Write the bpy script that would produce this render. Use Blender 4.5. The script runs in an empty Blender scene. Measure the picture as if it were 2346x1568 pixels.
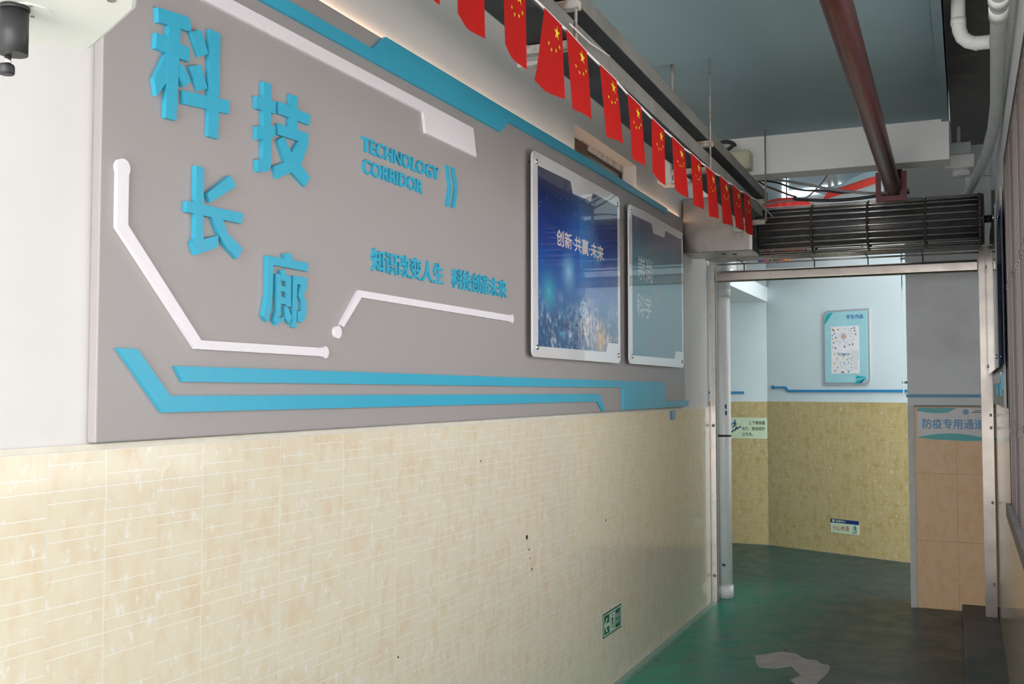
import bpy, bmesh, math, random
from mathutils import Vector, Matrix
random.seed(7)
S = bpy.context.scene
COL = S.collection
PI = math.pi

# ------------------------------------------------------------------ camera, sky, light, exposure
cd = bpy.data.cameras.new('camera'); cam = bpy.data.objects.new('camera', cd); COL.objects.link(cam)
cam.location = (1.6431, 0.0, 1.465)
cam.rotation_euler = (math.radians(90 + 2.6703), 0, math.radians(23.5894))
cd.sensor_width = 36; cd.sensor_fit = 'HORIZONTAL'; cd.lens = 36.0 * 2380 / 2346
cd.clip_start = 0.05; cd.clip_end = 200
S.camera = cam
S.view_settings.view_transform = 'Standard'; S.view_settings.look = 'None'
S.view_settings.gamma = 1; S.view_settings.use_curve_mapping = False
S.view_settings.exposure = 0.16

SKY = 3.3
w = bpy.data.worlds.new('sky'); S.world = w; w.use_nodes = True
bg = w.node_tree.nodes['Background']; bg.inputs[0].default_value = (0.95, 0.975, 1.0, 1)
# hazy sky, brighter behind the camera (towards -y)
_t = w.node_tree; _c = _t.nodes.new('ShaderNodeTexCoord'); _s = _t.nodes.new('ShaderNodeSeparateXYZ'); _m = _t.nodes.new('ShaderNodeMapRange')
_m.inputs[1].default_value = 0.1; _m.inputs[2].default_value = -0.9; _m.inputs[3].default_value = SKY; _m.inputs[4].default_value = SKY*2.0
_t.links.new(_c.outputs['Generated'], _s.inputs[0]); _t.links.new(_s.outputs[1], _m.inputs[0]); _t.links.new(_m.outputs[0], bg.inputs[1])

sl_ = bpy.data.lights.new('sun', 'SUN'); sl_.energy = 15.0; sl_.angle = 0.02; sl_.color = (1.0, 0.96, 0.92)
sun = bpy.data.objects.new('sun', sl_); COL.objects.link(sun)
sun.rotation_euler = (0, math.radians(-36), math.radians(8))         # high over the building, lighting the yard outside only
def portal(loc, rot, sx, sy):
    l = bpy.data.lights.new('sky_portal', 'AREA'); l.shape = 'RECTANGLE'; l.size = sx; l.size_y = sy
    l.cycles.is_portal = True
    o = bpy.data.objects.new('sky_portal', l); COL.objects.link(o); o.location = loc; o.rotation_euler = rot
portal((0.9, -0.7, 1.5), (math.radians(90), 0, 0), 2.2, 3.0)          # open corridor end behind the camera, shining +y
portal((2.24, 3.24, 1.7), (0, math.radians(90), 0), 1.4, 2.7)          # barred opening in the right wall, shining -x
portal((1.0, 8.32, 3.6), (0, 0, 0), 2.0, 0.85)                            # unseen opening added in the roof to brighten the stair hall
portal((1.9, 8.55, 1.75), (0, math.radians(90), 0), 3.4, 1.3)          # open side of the stair hall, shining -x

# ------------------------------------------------------------------ node helper
class Mat:
    def __init__(s, name, color=(0.8, 0.8, 0.8), rough=0.5, metal=0.0, spec=0.5, coat=0.0, emit=None, es=0.0):
        m = bpy.data.materials.new(name); m.use_nodes = True
        s.m = m; s.t = m.node_tree; s.p = s.t.nodes['Principled BSDF']
        s.set('Base Color', (*color, 1)); s.set('Roughness', rough); s.set('Metallic', metal)
        s.set('Specular IOR Level', spec); s.set('Coat Weight', coat)
        if coat: s.set('Coat Roughness', 0.03)
        if emit: s.set('Emission Color', (*emit, 1)); s.set('Emission Strength', es)
    def set(s, k, v):
        if hasattr(v, 'is_output'): s.t.links.new(v, s.p.inputs[k])
        else: s.p.inputs[k].default_value = v
    def n(s, typ, ins=None, **kw):
        nd = s.t.nodes.new(typ)
        for k, v in kw.items(): setattr(nd, k, v)
        for k, v in (ins or {}).items():
            if hasattr(v, 'is_output'): s.t.links.new(v, nd.inputs[k])
            else: nd.inputs[k].default_value = v
        return nd
    def co(s, kind='Object'): return s.n('ShaderNodeTexCoord').outputs[kind]
    def sep(s, v):
        nd = s.n('ShaderNodeSeparateXYZ', {0: v}); return nd.outputs[0], nd.outputs[1], nd.outputs[2]
    def comb(s, x=0.0, y=0.0, z=0.0): return s.n('ShaderNodeCombineXYZ', {0: x, 1: y, 2: z}).outputs[0]
    def f(s, op, a, b=0.0, c=0.0):
        ins = {0: a}
        if b is not None: ins[1] = b
        if op in ('MULTIPLY_ADD', 'SMOOTH_MIN', 'COMPARE'): ins[2] = c
        return s.n('ShaderNodeMath', ins, operation=op).outputs[0]
    def rng(s, v, a, b, c=0.0, d=1.0):
        return s.n('ShaderNodeMapRange', {0: v, 1: a, 2: b, 3: c, 4: d}, clamp=True).outputs[0]
    def mix(s, fac, a, b, mode='MIX'):
        nd = s.n('ShaderNodeMix', {0: fac}, data_type='RGBA', blend_type=mode)
        for i, v in ((6, a), (7, b)):
            if hasattr(v, 'is_output'): s.t.links.new(v, nd.inputs[i])
            else: nd.inputs[i].default_value = (*v, 1)
        return nd.outputs[2]
    def noise(s, vec, scale=5.0, detail=4.0, rough=0.55):
        return s.n('ShaderNodeTexNoise', {'Vector': vec, 'Scale': scale, 'Detail': detail, 'Roughness': rough}).outputs[0]
    def bump(s, h, strength=0.2, dist=0.01):
        s.set('Normal', s.n('ShaderNodeBump', {'Height': h, 'Strength': strength, 'Distance': dist}).outputs[0])

def plain(name, color, rough=0.5, var=0.06, scale=18.0, bump=0.0, **kw):
    """painted surface: base colour with a little procedural mottling"""
    M = Mat(name, color, rough, **kw)
    v = M.noise(M.co(), scale, 4)
    dark = tuple(c * (1 - var) for c in color); light = tuple(min(1, c * (1 + var)) for c in color)
    M.set('Base Color', M.mix(M.rng(v, 0.3, 0.7), dark, light))
    if bump: M.bump(M.noise(M.co(), scale * 14, 3), bump, 0.002)
    return M.m

def stained(name, color, stain, scale=3.0, lo=0.45, hi=0.7, rough=0.8, amt=0.6, bump=0.0):
    M = Mat(name, color, rough)
    v = M.noise(M.co(), scale, 6, 0.6)
    M.set('Base Color', M.mix(M.f('MULTIPLY', M.rng(v, lo, hi), amt), color, stain))
    if bump: M.bump(M.noise(M.co(), scale * 30, 3), bump, 0.003)
    return M.m

def tile_mat(name, base, tan, fleck, line, rough, z0, colw=0.15, spec=0.5, linew=0.0021, joint=(0.62, 0.57, 0.48), jw=1.0):
    M = Mat(name, base, rough, spec=spec)
    c = M.co(); u, v, _ = M.sep(c)
    k = M.f('FLOOR', M.f('DIVIDE', u, colw))
    fu = M.f('MULTIPLY', M.f('FRACT', M.f('DIVIDE', u, colw)), colw)
    d = M.f('SUBTRACT', z0, v)
    fv = M.f('MULTIPLY', M.f('FRACT', M.f('DIVIDE', d, 0.0755)), 0.0755)
    par = M.f('MODULO', M.f('ADD', k, 1000.0), 2.0)
    off = M.f('MULTIPLY_ADD', par, 0.0252, 0.0252)
    l1 = M.f('LESS_THAN', fu, linew)
    l2 = M.f('LESS_THAN', fv, linew)
    l3 = M.f('LESS_THAN', M.f('ABSOLUTE', M.f('SUBTRACT', fv, off)), linew * 0.5)
    ln = M.f('MAXIMUM', l1, M.f('MAXIMUM', l2, l3))
    # marbling, shifted for each tile column
    sh = M.n('ShaderNodeVectorMath', {0: c, 1: M.comb(0.0, M.f('MULTIPLY', k, 3.37), M.f('MULTIPLY', k, 1.91))}, operation='ADD').outputs[0]
    st = M.n('ShaderNodeVectorMath', {0: sh, 1: (1.6, 0.9, 1.0)}, operation='MULTIPLY').outputs[0]
    a = M.noise(st, 11, 5, 0.6); b = M.noise(st, 26, 6, 0.65)
    col = M.mix(M.rng(a, 0.46, 0.72), base, tan)
    col = M.mix(M.f('MULTIPLY', M.rng(b, 0.57, 0.68), 0.75), col, fleck)
    col = M.mix(M.f('MULTIPLY', ln, 0.85), col, line)
    # real joints between the printed tiles: every second column, every sixth row
    j1 = M.f('LESS_THAN', M.f('MULTIPLY', M.f('FRACT', M.f('DIVIDE', u, 2 * colw)), 2 * colw), 0.0012*jw)
    j2 = M.f('LESS_THAN', M.f('MULTIPLY', M.f('FRACT', M.f('DIVIDE', d, 0.453)), 0.453), 0.0014*jw)
    jj = M.f('MAXIMUM', j1, j2)
    col = M.mix(M.f('MULTIPLY', jj, 0.7), col, joint)
    M.set('Base Color', col)
    M.bump(M.f('SUBTRACT', 1.0, jj), 0.25, 0.001)
    return M.m

# ------------------------------------------------------------------ mesh helper
class MB:
    def __init__(s): s.b = bmesh.new()
    def face(s, pts, mi=0):
        f = s.b.faces.new([s.b.verts.new(p) for p in pts]); f.material_index = mi; return f
    def box(s, a, b, mi=0):
        x0, y0, z0 = a; x1, y1, z1 = b
        v = [s.b.verts.new(p) for p in [(x0,y0,z0),(x1,y0,z0),(x1,y1,z0),(x0,y1,z0),(x0,y0,z1),(x1,y0,z1),(x1,y1,z1),(x0,y1,z1)]]
        for q in ((3,2,1,0),(4,5,6,7),(0,1,5,4),(1,2,6,5),(2,3,7,6),(3,0,4,7)):
            f = s.b.faces.new([v[i] for i in q]); f.material_index = mi
        return s
    def prism(s, poly, z0, z1, mi=0):
        """polygon in local xy, extruded from z0 to z1"""
        ar = sum(poly[i][0]*poly[(i+1)%len(poly)][1]-poly[(i+1)%len(poly)][0]*poly[i][1] for i in range(len(poly)))
        if ar < 0: poly = poly[::-1]
        lo = [s.b.verts.new((x, y, z0)) for x, y in poly]; hi = [s.b.verts.new((x, y, z1)) for x, y in poly]
        n = len(poly)
        for f in (s.b.faces.new(hi), s.b.faces.new(lo[::-1])): f.material_index = mi
        for i in range(n):
            f = s.b.faces.new((lo[i], lo[(i+1)%n], hi[(i+1)%n], hi[i])); f.material_index = mi
        return s
    def ring(s, outer, inner, z0, z1, mi=0):
        """frame between two loops with the same number of points"""
        n = len(outer); L = []
        for z in (z0, z1): L.append(([s.b.verts.new((*p, z)) for p in outer], [s.b.verts.new((*p, z)) for p in inner]))
        for i in range(n):
            j = (i+1) % n
            for q in ((L[1][0][i],L[1][0][j],L[1][1][j],L[1][1][i]),(L[0][0][j],L[0][0][i],L[0][1][i],L[0][1][j]),
                      (L[0][0][i],L[0][0][j],L[1][0][j],L[1][0][i]),(L[0][1][j],L[0][1][i],L[1][1][i],L[1][1][j])):
                f = s.b.faces.new(q); f.material_index = mi
        return s
    def tube(s, pts, r, seg=12, mi=0, cap=True, rs=None):
        pts = [Vector(p) for p in pts]; rings = []
        ref = None
        for i, p in enumerate(pts):
            t = (pts[min(i+1, len(pts)-1)] - pts[max(i-1, 0)]).normalized()
            if ref is None:
                ref = Vector((0,0,1)) if abs(t.z) < 0.9 else Vector((1,0,0))
            a = (ref - t*ref.dot(t)).normalized(); ref = a; b = t.cross(a)
            rr = rs[i] if rs else r
            rings.append([s.b.verts.new(p + (a*math.cos(2*PI*k/seg) + b*math.sin(2*PI*k/seg))*rr) for k in range(seg)])
        for q, w_ in zip(rings, rings[1:]):
            for k in range(seg):
                f = s.b.faces.new((q[k], q[(k+1)%seg], w_[(k+1)%seg], w_[k])); f.material_index = mi; f.smooth = True
        if cap:
            for f in (s.b.faces.new(rings[0][::-1]), s.b.faces.new(rings[-1])): f.material_index = mi
        return s
    def obj(s, name, mat, parent=None, bevel=0.0, loc=None, fix=True):
        if fix: bmesh.ops.recalc_face_normals(s.b, faces=s.b.faces[:])
        me = bpy.data.meshes.new(name); s.b.to_mesh(me); s.b.free()
        for m in (mat if isinstance(mat, (list, tuple)) else [mat]): me.materials.append(m)
        o = bpy.data.objects.new(name, me); COL.objects.link(o)
        if parent: o.parent = parent
        if loc: o.location = loc
        if bevel:
            md = o.modifiers.new('edge', 'BEVEL'); md.width = bevel; md.segments = 2; md.limit_method = 'ANGLE'; md.angle_limit = math.radians(50)
        return o

def frame(origin, u, v):
    u = Vector(u).normalized(); v = Vector(v).normalized(); n = u.cross(v)
    return Matrix(((u.x, v.x, n.x, origin[0]), (u.y, v.y, n.y, origin[1]), (u.z, v.z, n.z, origin[2]), (0,0,0,1)))

def tag(o, label=None, cat=None, group=None, kind=None):
    if label: o['label'] = label
    if cat: o['category'] = cat
    if group: o['group'] = group
    if kind: o['kind'] = kind
    return o

def thing(name, label, cat, at=(0,0,0), group=None):
    o = bpy.data.objects.new(name, None); COL.objects.link(o); o.empty_display_size = 0.1
    if isinstance(at, Matrix): o.matrix_world = at
    else: o.location = at
    return tag(o, label, cat, group)

def struct(o, label=None): return tag(o, label, None, None, 'structure')

def rounded(x0, y0, x1, y1, r, n=5, corners=(1,1,1,1)):
    """loop ccw from bottom-left; corners: bl, br, tr, tl rounded or not"""
    out = []
    for (cx, cy, a0, on, px, py) in ((x0+r,y0+r,PI,corners[0],x0,y0),(x1-r,y0+r,1.5*PI,corners[1],x1,y0),(x1-r,y1-r,0,corners[2],x1,y1),(x0+r,y1-r,0.5*PI,corners[3],x0,y1)):
        if not on: out += [(px, py)]*(n+1) if False else [(px, py)]
        else: out += [(cx+r*math.cos(a0+0.5*PI*i/n), cy+r*math.sin(a0+0.5*PI*i/n)) for i in range(n+1)]
    return out

def disc(cx, cy, r, n=24): return [(cx+r*math.cos(2*PI*i/n), cy+r*math.sin(2*PI*i/n)) for i in range(n)]

_tx = bpy.data.objects.new('glyph_source', bpy.data.curves.new('glyph_source', 'FONT')); COL.objects.link(_tx)
def glyph(body, bold=0.0, depth=0.0):
    """text outline as a mesh, 1 em high, with its bounds"""
    cu = _tx.data; cu.body = body; cu.offset = 0; cu.extrude = depth; cu.resolution_u = 4
    bpy.context.view_layer.update()
    me = bpy.data.meshes.new_from_object(_tx.evaluated_get(bpy.context.evaluated_depsgraph_get()))
    if bold:                                       # heavier strokes: the outline repeated with small shifts
        b = bmesh.new()
        for i, (dx, dy) in enumerate(((0, 0), (bold, 0), (-bold, 0), (0, bold), (0, -bold), (bold*0.7, bold*0.7), (-bold*0.7, -bold*0.7))):
            n0 = len(b.verts); b.from_mesh(me); b.verts.ensure_lookup_table()
            for v in b.verts[n0:]: v.co.x += dx; v.co.y += dy; v.co.z -= 0.00004*i if not depth else (0.012*i if v.co.z > 0 else 0)
        b.to_mesh(me); b.free()
    xs = [v.co.x for v in me.vertices]; ys = [v.co.y for v in me.vertices]
    return me, (min(xs), min(ys), max(xs), max(ys))

def text(name, body, box, z0, z1, mat, parent, bold=0.015, label=None):
    """flat or raised lettering filling the local box x0,y0,x1,y1, from z0 to z1"""
    flat = z1 - z0 < 1e-4
    me, b = glyph(body, bold, 0.0 if flat else 0.5)
    x0, y0, x1, y1 = box
    for v in me.vertices:
        v.co.x = x0 + (v.co.x-b[0])/(b[2]-b[0])*(x1-x0); v.co.y = y0 + (v.co.y-b[1])/(b[3]-b[1])*(y1-y0)
        v.co.z = z1 + v.co.z if flat else z0 + (v.co.z+0.5)*(z1-z0)
    me.materials.clear(); me.materials.append(mat)
    o = bpy.data.objects.new(name, me); COL.objects.link(o); o.parent = parent
    if label: o['label'] = label
    return o

UPZ = (0, 0, 1)
# ------------------------------------------------------------------ materials
m_plaster = plain('plaster_white', (0.74, 0.715, 0.70), 0.75, 0.025, 4, bump=0.05)
m_wallgrey = stained('plaster_grey', (0.82, 0.82, 0.84), (0.60, 0.58, 0.57), 2.2, 0.5, 0.75, 0.75, 0.6)
m_hall = plain('plaster_pale_aqua', (0.62, 0.725, 0.75), 0.7, 0.03, 2.5)
m_ceil = stained('ceiling_paint', (0.29, 0.41, 0.45), (0.25, 0.34, 0.37), 1.3, 0.4, 0.7, 0.7, 0.7)
m_ceildark = stained('raw_slab', (0.20, 0.19, 0.19), (0.38, 0.33, 0.24), 5, 0.55, 0.75, 0.9, 0.7)
m_beam = stained('beam_paint', (0.84, 0.83, 0.83), (0.50, 0.46, 0.38), 2.5, 0.6, 0.8, 0.7, 0.5)
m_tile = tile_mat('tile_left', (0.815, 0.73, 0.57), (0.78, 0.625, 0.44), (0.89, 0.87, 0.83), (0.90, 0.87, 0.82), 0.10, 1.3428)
m_tile_hall = tile_mat('tile_hall', (0.52, 0.42, 0.20), (0.44, 0.32, 0.12), (0.66, 0.62, 0.5), (0.58, 0.52, 0.36), 0.16, 1.3613, 0.15)
m_tile_pier = tile_mat('tile_pier', (0.86, 0.57, 0.33), (0.82, 0.48, 0.23), (0.84, 0.70, 0.55), (0.80, 0.66, 0.50), 0.38, 1.36, 0.15, spec=0.3, linew=0.0014, joint=(0.30, 0.22, 0.18), jw=2.0)
m_board = plain('board_grey', (0.375, 0.341, 0.337), 0.42, 0.02, 120)
m_blue = plain('board_blue', (0.045, 0.41, 0.60), 0.38, 0.03, 90)
m_white = plain('board_white', (0.85, 0.80, 0.85), 0.4, 0.02, 60)
m_steel = Mat('stainless', (0.35, 0.305, 0.275), 0.3, 1.0)
_v = m_steel.noise(m_steel.co(), 9, 5); m_steel.set('Roughness', m_steel.rng(_v, 0.3, 0.7, 0.24, 0.38)); m_steel.bump(m_steel.noise(m_steel.co(), 4, 1), 0.04, 0.01); m_steel = m_steel.m
m_alu = stained('aluminium_worn', (0.60, 0.56, 0.52), (0.40, 0.38, 0.36), 14, 0.5, 0.7, 0.35, 0.6)
_p = m_alu.node_tree.nodes['Principled BSDF']; _p.inputs['Metallic'].default_value = 0.75
m_darksteel = plain('grille_steel', (0.62, 0.58, 0.54), 0.26, 0.15, 40, metal=0.9)
m_black = plain('black_plastic', (0.025, 0.025, 0.028), 0.45, 0.1, 30)
m_chrome = Mat('chrome', (0.8, 0.8, 0.8), 0.12, 1.0).m
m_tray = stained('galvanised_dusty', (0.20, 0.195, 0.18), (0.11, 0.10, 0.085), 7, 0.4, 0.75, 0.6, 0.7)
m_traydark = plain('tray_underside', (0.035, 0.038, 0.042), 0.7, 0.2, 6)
m_rust = stained('rusty_bracket', (0.48, 0.47, 0.44), (0.25, 0.14, 0.08), 18, 0.48, 0.62, 0.7, 0.8)
m_redpipe = plain('red_pipe_paint', (0.062, 0.005, 0.006), 0.3, 0.08, 8)
m_pvc = plain('white_pvc', (0.88, 0.88, 0.87), 0.35, 0.04, 12)
m_pvcgrey = plain('grey_pvc', (0.56, 0.60, 0.60), 0.5, 0.07, 9)
m_flag = plain('flag_red', (0.40, 0.005, 0.003), 0.75, 0.05, 25, spec=0.2)
m_yellow = plain('flag_yellow', (0.72, 0.56, 0.01), 0.55, 0.03, 25)
m_rope = plain('white_cord', (0.78, 0.72, 0.74), 0.7, 0.05, 60)
m_cable = plain('cable_black', (0.03, 0.03, 0.035), 0.5, 0.1, 30)
m_cablegrey = plain('cable_grey', (0.33, 0.31, 0.30), 0.55, 0.08, 30)
m_cream = plain('cream_plastic', (0.55, 0.52, 0.38), 0.5, 0.06, 12)
m_brown = plain('brown_wood', (0.10, 0.055, 0.035), 0.55, 0.2, 16)
m_glass_dark = Mat('window_glass', (0.10, 0.12, 0.11), 0.06).m
m_teal = plain('teal_print', (0.02, 0.40, 0.42), 0.4, 0.03, 30)
m_navy = plain('navy_print', (0.012, 0.035, 0.19), 0.4, 0.05, 30)
m_inkblue = plain('ink_blue', (0.02, 0.16, 0.42), 0.5, 0.04, 30)
m_ink = plain('ink_dark', (0.02, 0.03, 0.03), 0.5, 0.05, 30)
m_inkred = plain('ink_red', (0.42, 0.05, 0.04), 0.5, 0.05, 30)
m_glow = plain('pale_green_sign', (0.60, 0.74, 0.52), 0.4, 0.03, 20)
m_exit = plain('exit_green', (0.012, 0.13, 0.12), 0.3, 0.08, 25)
m_stripe_hall = plain('hall_stripe_blue', (0.03, 0.24, 0.48), 0.4, 0.03, 20)
m_sky = Mat('bright_pane', (0.9, 0.95, 1), 0.3, emit=(0.9, 0.97, 1.0), es=3.0).m
m_aqua = plain('poster_aqua', (0.36, 0.66, 0.72), 0.3, 0.04, 6)
m_greyrim = plain('poster_rim_grey', (0.36, 0.40, 0.43), 0.45, 0.03, 10)
m_paper = plain('paper_white', (0.80, 0.80, 0.82), 0.6, 0.03, 30)
m_device = plain('device_white', (0.78, 0.80, 0.78), 0.45, 0.02, 9)
_g = Mat('grille_brown', (0.2, 0.16, 0.14), 0.7)
_r = _g.n('ShaderNodeObjectInfo').outputs['Random']
_g.set('Base Color', _g.mix(_r, (0.022, 0.016, 0.014), (0.085, 0.066, 0.06))); m_grill = _g.m
m_concrete = stained('worn_concrete', (0.34, 0.315, 0.295), (0.48, 0.45, 0.42), 9, 0.4, 0.7, 0.75, 0.7)

def floor_mat():
    M = Mat('floor_epoxy', (0.05, 0.1, 0.09), 0.3, spec=0.25)
    c = M.co(); u, v, _ = M.sep(c)
    a = M.noise(c, 1.1, 5, 0.6); b = M.noise(c, 5.5, 6, 0.65)
    sc = M.noise(M.n('ShaderNodeVectorMath', {0: c, 1: (3.0, 1.0, 1.0)}, operation='MULTIPLY').outputs[0], 9, 5, 0.6)
    # the paint is fresher along the left wall, trodden grey in the middle of the passage
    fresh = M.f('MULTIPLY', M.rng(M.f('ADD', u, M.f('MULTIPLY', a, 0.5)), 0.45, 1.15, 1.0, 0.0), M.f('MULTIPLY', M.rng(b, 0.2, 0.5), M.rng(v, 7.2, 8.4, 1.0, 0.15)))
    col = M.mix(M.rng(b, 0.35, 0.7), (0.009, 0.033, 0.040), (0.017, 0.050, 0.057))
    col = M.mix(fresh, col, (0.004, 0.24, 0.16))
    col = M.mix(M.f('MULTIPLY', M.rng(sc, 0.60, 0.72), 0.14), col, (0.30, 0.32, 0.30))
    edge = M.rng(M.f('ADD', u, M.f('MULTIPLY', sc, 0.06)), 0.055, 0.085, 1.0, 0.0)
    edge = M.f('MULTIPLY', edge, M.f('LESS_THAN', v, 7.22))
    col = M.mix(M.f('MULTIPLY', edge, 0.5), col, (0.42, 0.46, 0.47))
    M.set('Base Color', col); M.set('Roughness', M.rng(b, 0.3, 0.7, 0.24, 0.46))
    M.bump(b, 0.06, 0.01)
    return M.m
m_floor = floor_mat()

# ------------------------------------------------------------------ the room
TH = 0.24
DADO = 1.343
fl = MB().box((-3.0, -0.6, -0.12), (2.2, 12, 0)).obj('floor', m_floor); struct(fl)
struct(MB().box((-14, -16, -0.13), (16, -0.6, -0.005)).box((2.2, -0.6, -0.13), (16, 12, -0.005)).obj('ground_yard', plain('yard_paving', (0.62, 0.59, 0.55), 0.8, 0.06, 3)))
pts = [(0.547,5.867),(0.60,5.93),(0.666,6.013),(0.75,6.0),(0.79,5.93),(0.824,5.897),(0.87,5.90),(0.90,5.84),(0.947,5.823),(0.96,5.74),(0.957,5.641),(0.94,5.52),(0.93,5.40),(0.848,5.36),(0.80,5.45),(0.838,5.56),(0.80,5.634),(0.766,5.72),(0.70,5.64),(0.614,5.63),(0.58,5.72)]
tag(MB().prism(pts, 0.0, 0.0012).obj('bare_patch', m_concrete, fl), 'peeled patch of bare grey concrete in the green floor')
tag(MB().prism([(0.70,5.28),(0.78,5.33),(0.90,5.31),(0.95,5.2),(0.85,5.1),(0.72,5.15)], 0.0, 0.0012).obj('bare_patch', m_concrete, fl), 'peeled patch of bare grey concrete in the green floor')

wl = MB()
wl.box((-TH, -0.6, 0), (-0.008, 7.22, 2.35))
wl.box((-TH, -0.6, 2.35), (-0.008, 4.51, 3.5)); wl.box((-TH, 5.50, 2.35), (-0.008, 7.22, 3.5)); wl.box((-TH, 4.51, 2.708), (-0.008, 5.50, 3.5))
wall_left = struct(wl.obj('wall_left', m_plaster))
LF = frame((0, 1.5013, 0), (0, 1, 0), UPZ)            # local x along the wall, y up, z into the passage
td = MB().box((-2.1, 0, -0.008), (7.22-1.5013, DADO, 0)).obj('tile_dado', m_tile, wall_left); td.matrix_world = LF
MB().box((-0.3, 0, 0), (0, 0, 0)).b.free()
cap = MB().box((-0.007, -0.6, DADO), (0.0005, 7.22, DADO+0.012)).obj('dado_cap', plain('cap_cream', (0.78, 0.72, 0.62), 0.4), wall_left)
for i, (y, z, ln) in enumerate([(3.913,0.869,0.022),(3.936,0.817,0.01),(3.95,0.78,0.008),(3.964,0.733,0.012),(4.921,0.823,0.014),(3.474,1.205,0.008),(2.873,0.631,0.009)]):
    b = MB().prism([(y-1.5013+ln*q[0], z+ln*q[1]) for q in ((-.5,.2),(-.1,.5),(.5,.25),(.35,-.2),(.1,-.45),(-.35,-.25))], 0, 0.0008).obj('scuff_mark', m_ink if i < 6 else m_brown, wall_left); b.matrix_world = LF

# window in the left wall, half hidden by the board
w1 = struct(thing('window_1', None, None, (-0.09, 5.0, 2.4)))
MB().box((-0.05, -0.488, 0.288), (0.005, -0.085, 0.300)).box((-0.05, -0.488, -0.04), (0.005, -0.095, 0.288)).obj('wood_frame', m_brown, w1)
MB().box((-0.03, -0.095, -0.04), (-0.005, 0.47, 0.262)).obj('pane', plain('pane_dusty_green', (0.16, 0.18, 0.155), 0.15, 0.1, 6), w1)
MB().box((-0.02, -0.095, 0.262), (0.006, 0.482, 0.274)).box((-0.02, 0.470, -0.04), (0.006, 0.482, 0.262)).obj('sash', m_black, w1)
MB().box((-0.05, -0.488, 0.300), (0.010, 0.498, 0.307)).box((-0.05, -0.085, 0.274), (0.008, 0.498, 0.300)).box((-0.05, 0.482, -0.04), (0.008, 0.498, 0.274)).obj('rough_lintel', stained('rough_render', (0.62, 0.60, 0.58), (0.30, 0.29, 0.29), 14, 0.45, 0.65, 0.8, 0.7), w1)

XR = 1.815
wr = MB(); WY0, WY1, WZ0, WZ1 = 1.9, 4.57, 1.0, 2.39
wr.box((XR, -0.6, 0), (XR+0.42, 7.6, WZ0)).box((XR, -0.6, WZ1), (XR+0.42, 7.6, 3.3)).box((XR, -0.6, WZ0), (XR+0.42, WY0, WZ1)).box((XR, WY1, WZ0), (XR+0.42, 7.6, WZ1))
wall_right = struct(wr.obj('wall_right', m_wallgrey))
RF = frame((XR, 7.6, 0), (0, -1, 0), UPZ)
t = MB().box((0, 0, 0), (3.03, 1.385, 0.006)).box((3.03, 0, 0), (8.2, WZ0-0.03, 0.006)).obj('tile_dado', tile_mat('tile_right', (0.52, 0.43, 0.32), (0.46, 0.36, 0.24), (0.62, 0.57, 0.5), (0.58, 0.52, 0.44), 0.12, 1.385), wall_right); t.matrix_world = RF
w2 = struct(thing('window_2', None, None, (XR+0.1, 2.9, 1.0)))
MB().box((-0.02, WY0-2.9, 0.0), (0.04, WY1-2.9, 0.05)).box((-0.02, WY0-2.9, 1.34), (0.04, WY1-2.9, 1.39)).box((-0.02, WY1-2.95, 0.05), (0.04, WY1-2.9, 1.34)).obj('window_frame', m_grill, w2)

# ceilings
struct(MB().box((-TH, -0.6, 2.91), (1.585, 5.94, 3.06)).obj('ceiling', m_ceil))
rc = MB().box((1.585, -0.6, 3.12), (XR+TH, 7.6, 3.3)).obj('ceiling_recess', m_ceildark); struct(rc)
struct(MB().box((1.548, -0.6, 2.895), (1.585, 5.93, 3.12)).obj('trim_1', m_ceil))
struct(MB().box((-0.008, 5.93, 2.692), (1.585, 6.10, 3.3)).obj('ceiling_beam', m_beam))
struct(MB().box((-3.0, 6.10, 3.5), (3.0, 7.9, 3.65)).box((-3.0, 9.1, 3.5), (3.0, 10.6, 3.65)).box((-3.0, 7.9, 3.5), (0.0, 9.1, 3.65)).box((2.0, 7.9, 3.5), (3.0, 9.1, 3.65)).box((0.0, 8.75, 3.5), (2.0, 9.1, 3.65)).obj('ceiling_hall', m_ceil))
struct(MB().box((-TH, -0.6, 3.5), (XR+TH, 6.1, 3.65)).obj('ceiling_upper', m_ceil))

# pier at the end of the passage on the right
PX0, PX1, PY = 1.275, 2.06, 7.6
pier = struct(MB().box((PX0, PY, 0), (PX1, 7.86, 3.5)).obj('wall_pier', m_wallgrey))
PF = frame((PX0, PY, 0), (1, 0, 0), UPZ)
t = MB().box((0.045, 0, 0), (XR-PX0, 1.358, 0.008)).obj('tile_dado', m_tile_pier, pier); t.matrix_world = PF
t = MB().box((0.0, 0, 0), (0.042, 1.362, 0.014)).box((0.012, 0, 0.014), (0.03, 1.362, 0.017)).obj('corner_guard', plain('guard_grey_white', (0.62, 0.60, 0.58), 0.5), pier); t.matrix_world = PF
t = MB().box((-0.008, 1.418, 0), (XR-PX0, 1.438, 0.012)).obj('blue_stripe', m_stripe_hall, pier); t.matrix_world = PF
t = MB().box((0.042, 1.352, 0.0), (XR-PX0, 1.366, 0.011)).obj('tile_edge', plain('edge_grey', (0.3, 0.28, 0.26), 0.6), pier); t.matrix_world = PF

# raised kerb along the right wall
kb = [(1.603, -0.6), (1.612, 5.7), (1.606, 6.4), (1.603, 7.0), (1.594, 7.3), (1.591, 7.6), (XR, 7.6), (XR, -0.6)]
struct(MB().prism(kb, 0.0, 0.045).obj('trim_2', stained('kerb_worn', (0.115, 0.10, 0.10), (0.035, 0.07, 0.065), 2.2, 0.42, 0.6, 0.6, 0.9), bevel=0.008))

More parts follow.
